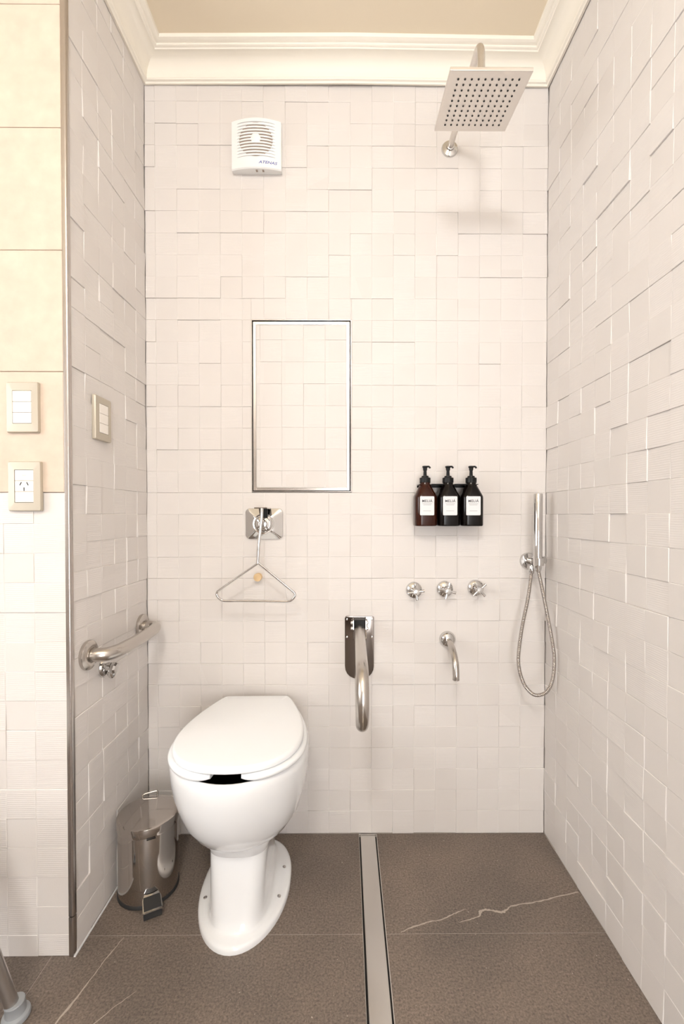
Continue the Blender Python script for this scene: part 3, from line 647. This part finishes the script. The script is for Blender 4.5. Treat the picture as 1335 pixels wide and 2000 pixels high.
hp = [(1.326, -.052, .935), (1.3102, -.06, .8436), (1.286, -.07, .7416), (1.270, -.085, .6424), (1.2807, -.095, .5772), (1.3045, -.1, .5415), (1.328, -.105, .5332), (1.3562, -.11, .5486), (1.3741, -.11, .5909), (1.3785, -.11, .6586), (1.3720, -.1, .732), (1.3598, -.09, .8149), (1.3465, -.08, .8987), (1.3370, -.0755, .948)]
dense = smooth_path([Vector(p)-Vector((1.333, 0, .968)) for p in hp], 120); acc = [0]
for i in range(1, len(dense)): acc.append(acc[-1]+(dense[i]-dense[i-1]).length)
pitch_ = .0046; nn = int(acc[-1]/pitch_)*4; pts_, rad_ = [], []; j = 0
for k in range(nn+1):
    s = acc[-1]*k/nn
    while j < len(acc)-2 and acc[j+1] < s: j += 1
    f = (s-acc[j])/max(1e-9, acc[j+1]-acc[j]); pts_.append(dense[j].lerp(dense[j+1], f)); rad_.append((.0050, .0061, .0065, .0061)[k % 4])
obj('hose', tube(bmesh.new(), pts_, rad_, 12), 'mirror_steel', hs, 60)

# ------------------------------------------------------------------ fold-down support rail
fr = thing('folding_grab_rail', 'steel fold-down support rail on a polished wall plate beside the toilet', 'grab rail', (.7415, 0, .553))
def tongue(w, h, n=10):
    o = []
    for x, z in rrect(w, h, .006, 4)[:10]: o.append((x, z))
    o = [(w/2, h/2-.006), (w/2-.002, h/2-.002), (w/2-.006, h/2), (-w/2+.006, h/2), (-w/2+.002, h/2-.002), (-w/2, h/2-.006)]
    for k in range(n+1):
        a = PI+PI*k/n; o.append((w/2*math.copysign(abs(math.cos(a))**.8, math.cos(a)), -h/2+.045+.045*math.sin(a)))
    return o
obj('wall_plate', plate(bmesh.new(), tongue(.102, .221), .001, -.005, .0012, 0, .1105), 'steel_dark_reflection', fr, 35)
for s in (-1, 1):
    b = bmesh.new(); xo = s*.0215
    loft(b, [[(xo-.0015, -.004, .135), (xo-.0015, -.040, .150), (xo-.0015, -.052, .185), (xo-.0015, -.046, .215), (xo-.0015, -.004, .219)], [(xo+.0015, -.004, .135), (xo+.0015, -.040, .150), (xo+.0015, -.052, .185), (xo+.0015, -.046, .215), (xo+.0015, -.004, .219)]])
    obj('hinge_cheek', b, 'steel_dark_reflection', fr)
    for z, y in ((.203, -.026), (.184, -.030)):
        obj('bolt', lathe(bmesh.new(), [(.0062, 0), (.0062, .005), (.004, .0075), (.001, .008)], (s*.023, y, z), (s, 0, 0), 14), 'chrome', fr, 40)
    for z in (.214, .152): obj('screw', lathe(bmesh.new(), [(.0042, 0), (.0035, .0018), (.001, .0022)], (s*.044, -.0048, z-.004), (0, -1, 0), 12), 'chrome', fr, 40)
obj('hinge_block', box((-.0195, -.044, .186), (.0195, -.004, .216), .002, 1), 'black', fr)
Rr = .076; zt, zb = .186, .034; zm = (zt+zb)/2
pth = [(-.006*k/12, -.03-.385*k/12, zt) for k in range(12)]
pth += [(-.006, -.415-Rr*math.sin(PI*k/28), zm+Rr*math.cos(PI*k/28)) for k in range(29)]
pth += [(-.006*(1-k/12), -.415+.41*k/12, zb) for k in range(1, 13)]
obj('rail', tube(bmesh.new(), pth, .0162, 24), 'satin', fr, 60)

# ------------------------------------------------------------------ wall rail on the left, stop valve
gr = thing('grab_bar', 'curved brushed steel grab bar on the left wall beside the toilet', 'grab bar', (0, -.21, .752), PI/2)
# local -y points out of the left wall, local x runs towards the back wall... local x = world y
def flange_l(y, z):
    b = lathe(bmesh.new(), [(.0385, -.001), (.040, .003), (.039, .009), (.033, .0135), (.024, .015), (.021, .0145), (.019, .012)], (y+.21, 0, z-.752), (0, -1, 0), 36); obj('flange', b, 'satin', gr, 40)
flange_l(-.374, .752); flange_l(-.050, .752)
gp = smooth_path([(-.164, -.004, 0), (-.163, -.030, 0), (-.150, -.052, 0), (-.11, -.064, 0), (0, -.068, 0), (.10, -.063, 0), (.137, -.056, 0), (.155, -.040, 0), (.158, -.004, 0)], 8)
obj('bar', tube(bmesh.new(), gp, .0180, 20), 'satin', gr, 60)
sv = thing('stop_valve', 'small chrome stop valve on the left wall below the grab bar', 'valve', (0, -.288, .692), PI/2)
obj('flange', lathe(bmesh.new(), [(.030, -.001), (.030, .002), (.0265, .007), (.013, .010), (.012, .020)], (0, 0, 0), (0, -1, 0), 28), 'chrome', sv, 35)
obj('knob', lathe(bmesh.new(), [(.010, .018), (.0165, .022), (.0175, .031), (.014, .036), (.001, .038)], (0, 0, 0), (0, -1, -.15), 8), 'chrome', sv, 30)
obj('drop', lathe(bmesh.new(), [(.011, 0), (.0135, -.010), (.010, -.021), (.004, -.027)], (0, -.021, -.006), (0, 0, 1), 16), 'chrome', sv, 40)

# ------------------------------------------------------------------ switches and socket
def wall_plate(name, label, cat, loc, rotz, kind, w=.0815, h=.1235):
    t = thing(name, label, cat, loc, rotz, 'switch plates')
    b = bmesh.new(); ou = rrect(w, h, .003, 3); iw, ih = .0475, .082
    inn = rrect(iw, ih, .0012, 3)
    def rg(o, y, k=0): return [(x*(1-k), y, z*(1-k)) for x, z in o]
    loft(b, [rg(ou, .001), rg(ou, -.006), rg(ou, -.0088, .03), rg(inn, -.0098), rg(inn, -.004)], True, False); obj('frame', b, 'champagne', t, 30)
    obj('backing', box((-iw/2, -.004, -ih/2), (iw/2, -.003, ih/2)), 'dark_gap', t)
    mh = (ih-.0012)/3
    for k in range(3):
        z0 = -ih/2+.0006+k*mh
        m_ = obj('rocker' if kind == 'switch' or k != 1 else 'socket_module', box((-iw/2+.0006, -.0102 if kind == 'switch' else -.0092, z0+.0003), (iw/2-.0006, -.004, z0+mh-.0003), .0012, 2), 'cream_key', t)
        if kind == 'socket' and k == 1:
            zc = z0+mh*.5
            for dx, dz, an in ((-.0085, .006, -28), (.0085, .006, 28), (0, -.0075, 0)):
                s = box((-.0011, -.0096, -.0045), (.0011, -.0088, .0045)); s.transform(Matrix.Translation((dx, 0, zc+dz)) @ Matrix.Rotation(math.radians(-an), 4, 'Y')); obj('slot', s, 'dark_gap', m_)
        if kind == 'socket' and k == 2: obj('mark', box((-.005, -.0094, z0+mh*.5-.0005), (.005, -.0088, z0+mh*.5+.0005)), 'champagne', m_)
    return t
wall_plate('light_switch', 'champagne framed triple light switch on the sandstone pier', 'switch', (-.1085, PIER-.0022, 1.3955), 0, 'switch', .079, .125)
wall_plate('power_socket', 'champagne framed three-slot power socket below the pier switch', 'socket', (-.1055, PIER-.0022, 1.1995), 0, 'socket')
wall_plate('light_switch', 'champagne framed light switch on the shaded left niche wall', 'switch', (.001, -.2985, 1.3985), PI/2, 'switch', .084, .122)

# ------------------------------------------------------------------ shower stool, of which one leg shows
st = thing('shower_stool', 'grey stool at left edge with one splayed metal leg and rubber foot showing', 'stool', (-.30, -.84, 0))
def leg(sx_, sy_):
    f0 = Vector((sx_*.255, sy_*.255, 0)); up = Vector((sx_*.16, sy_*.20, .44)); d = (up-f0).normalized()
    l = obj('leg', tube(bmesh.new(), [f0+d*.02, up], .0142, 20), 'alu', st, 50)
    obj('ferrule', lathe(bmesh.new(), [(.0275, 0), (.0285, .004), (.027, .010), (.021, .014), (.0195, .034), (.0205, .036), (.0195, .0385), (.015, .039)], f0+Vector((0, 0, .0005)), (d.x*.35, d.y*.35, d.z), 28), 'grey_rubber', l, 35)
    obj('collar', lathe(bmesh.new(), [(.0145, 0), (.0165, .001), (.0165, .017), (.0145, .018)], f0+d*.205, d, 24), 'grey_rubber', l, 35)
for a in (-1, 1):
    for c in (-1, 1): leg(a, c)
obj('seat', loft(bmesh.new(), [[(x, y, z) for x, y in rrect(.44*k, .46*k, .08*k, 8)] for z, k in ((.435, .96), (.445, 1), (.458, 1), (.466, .96))]), 'grey_plastic', st, 40)
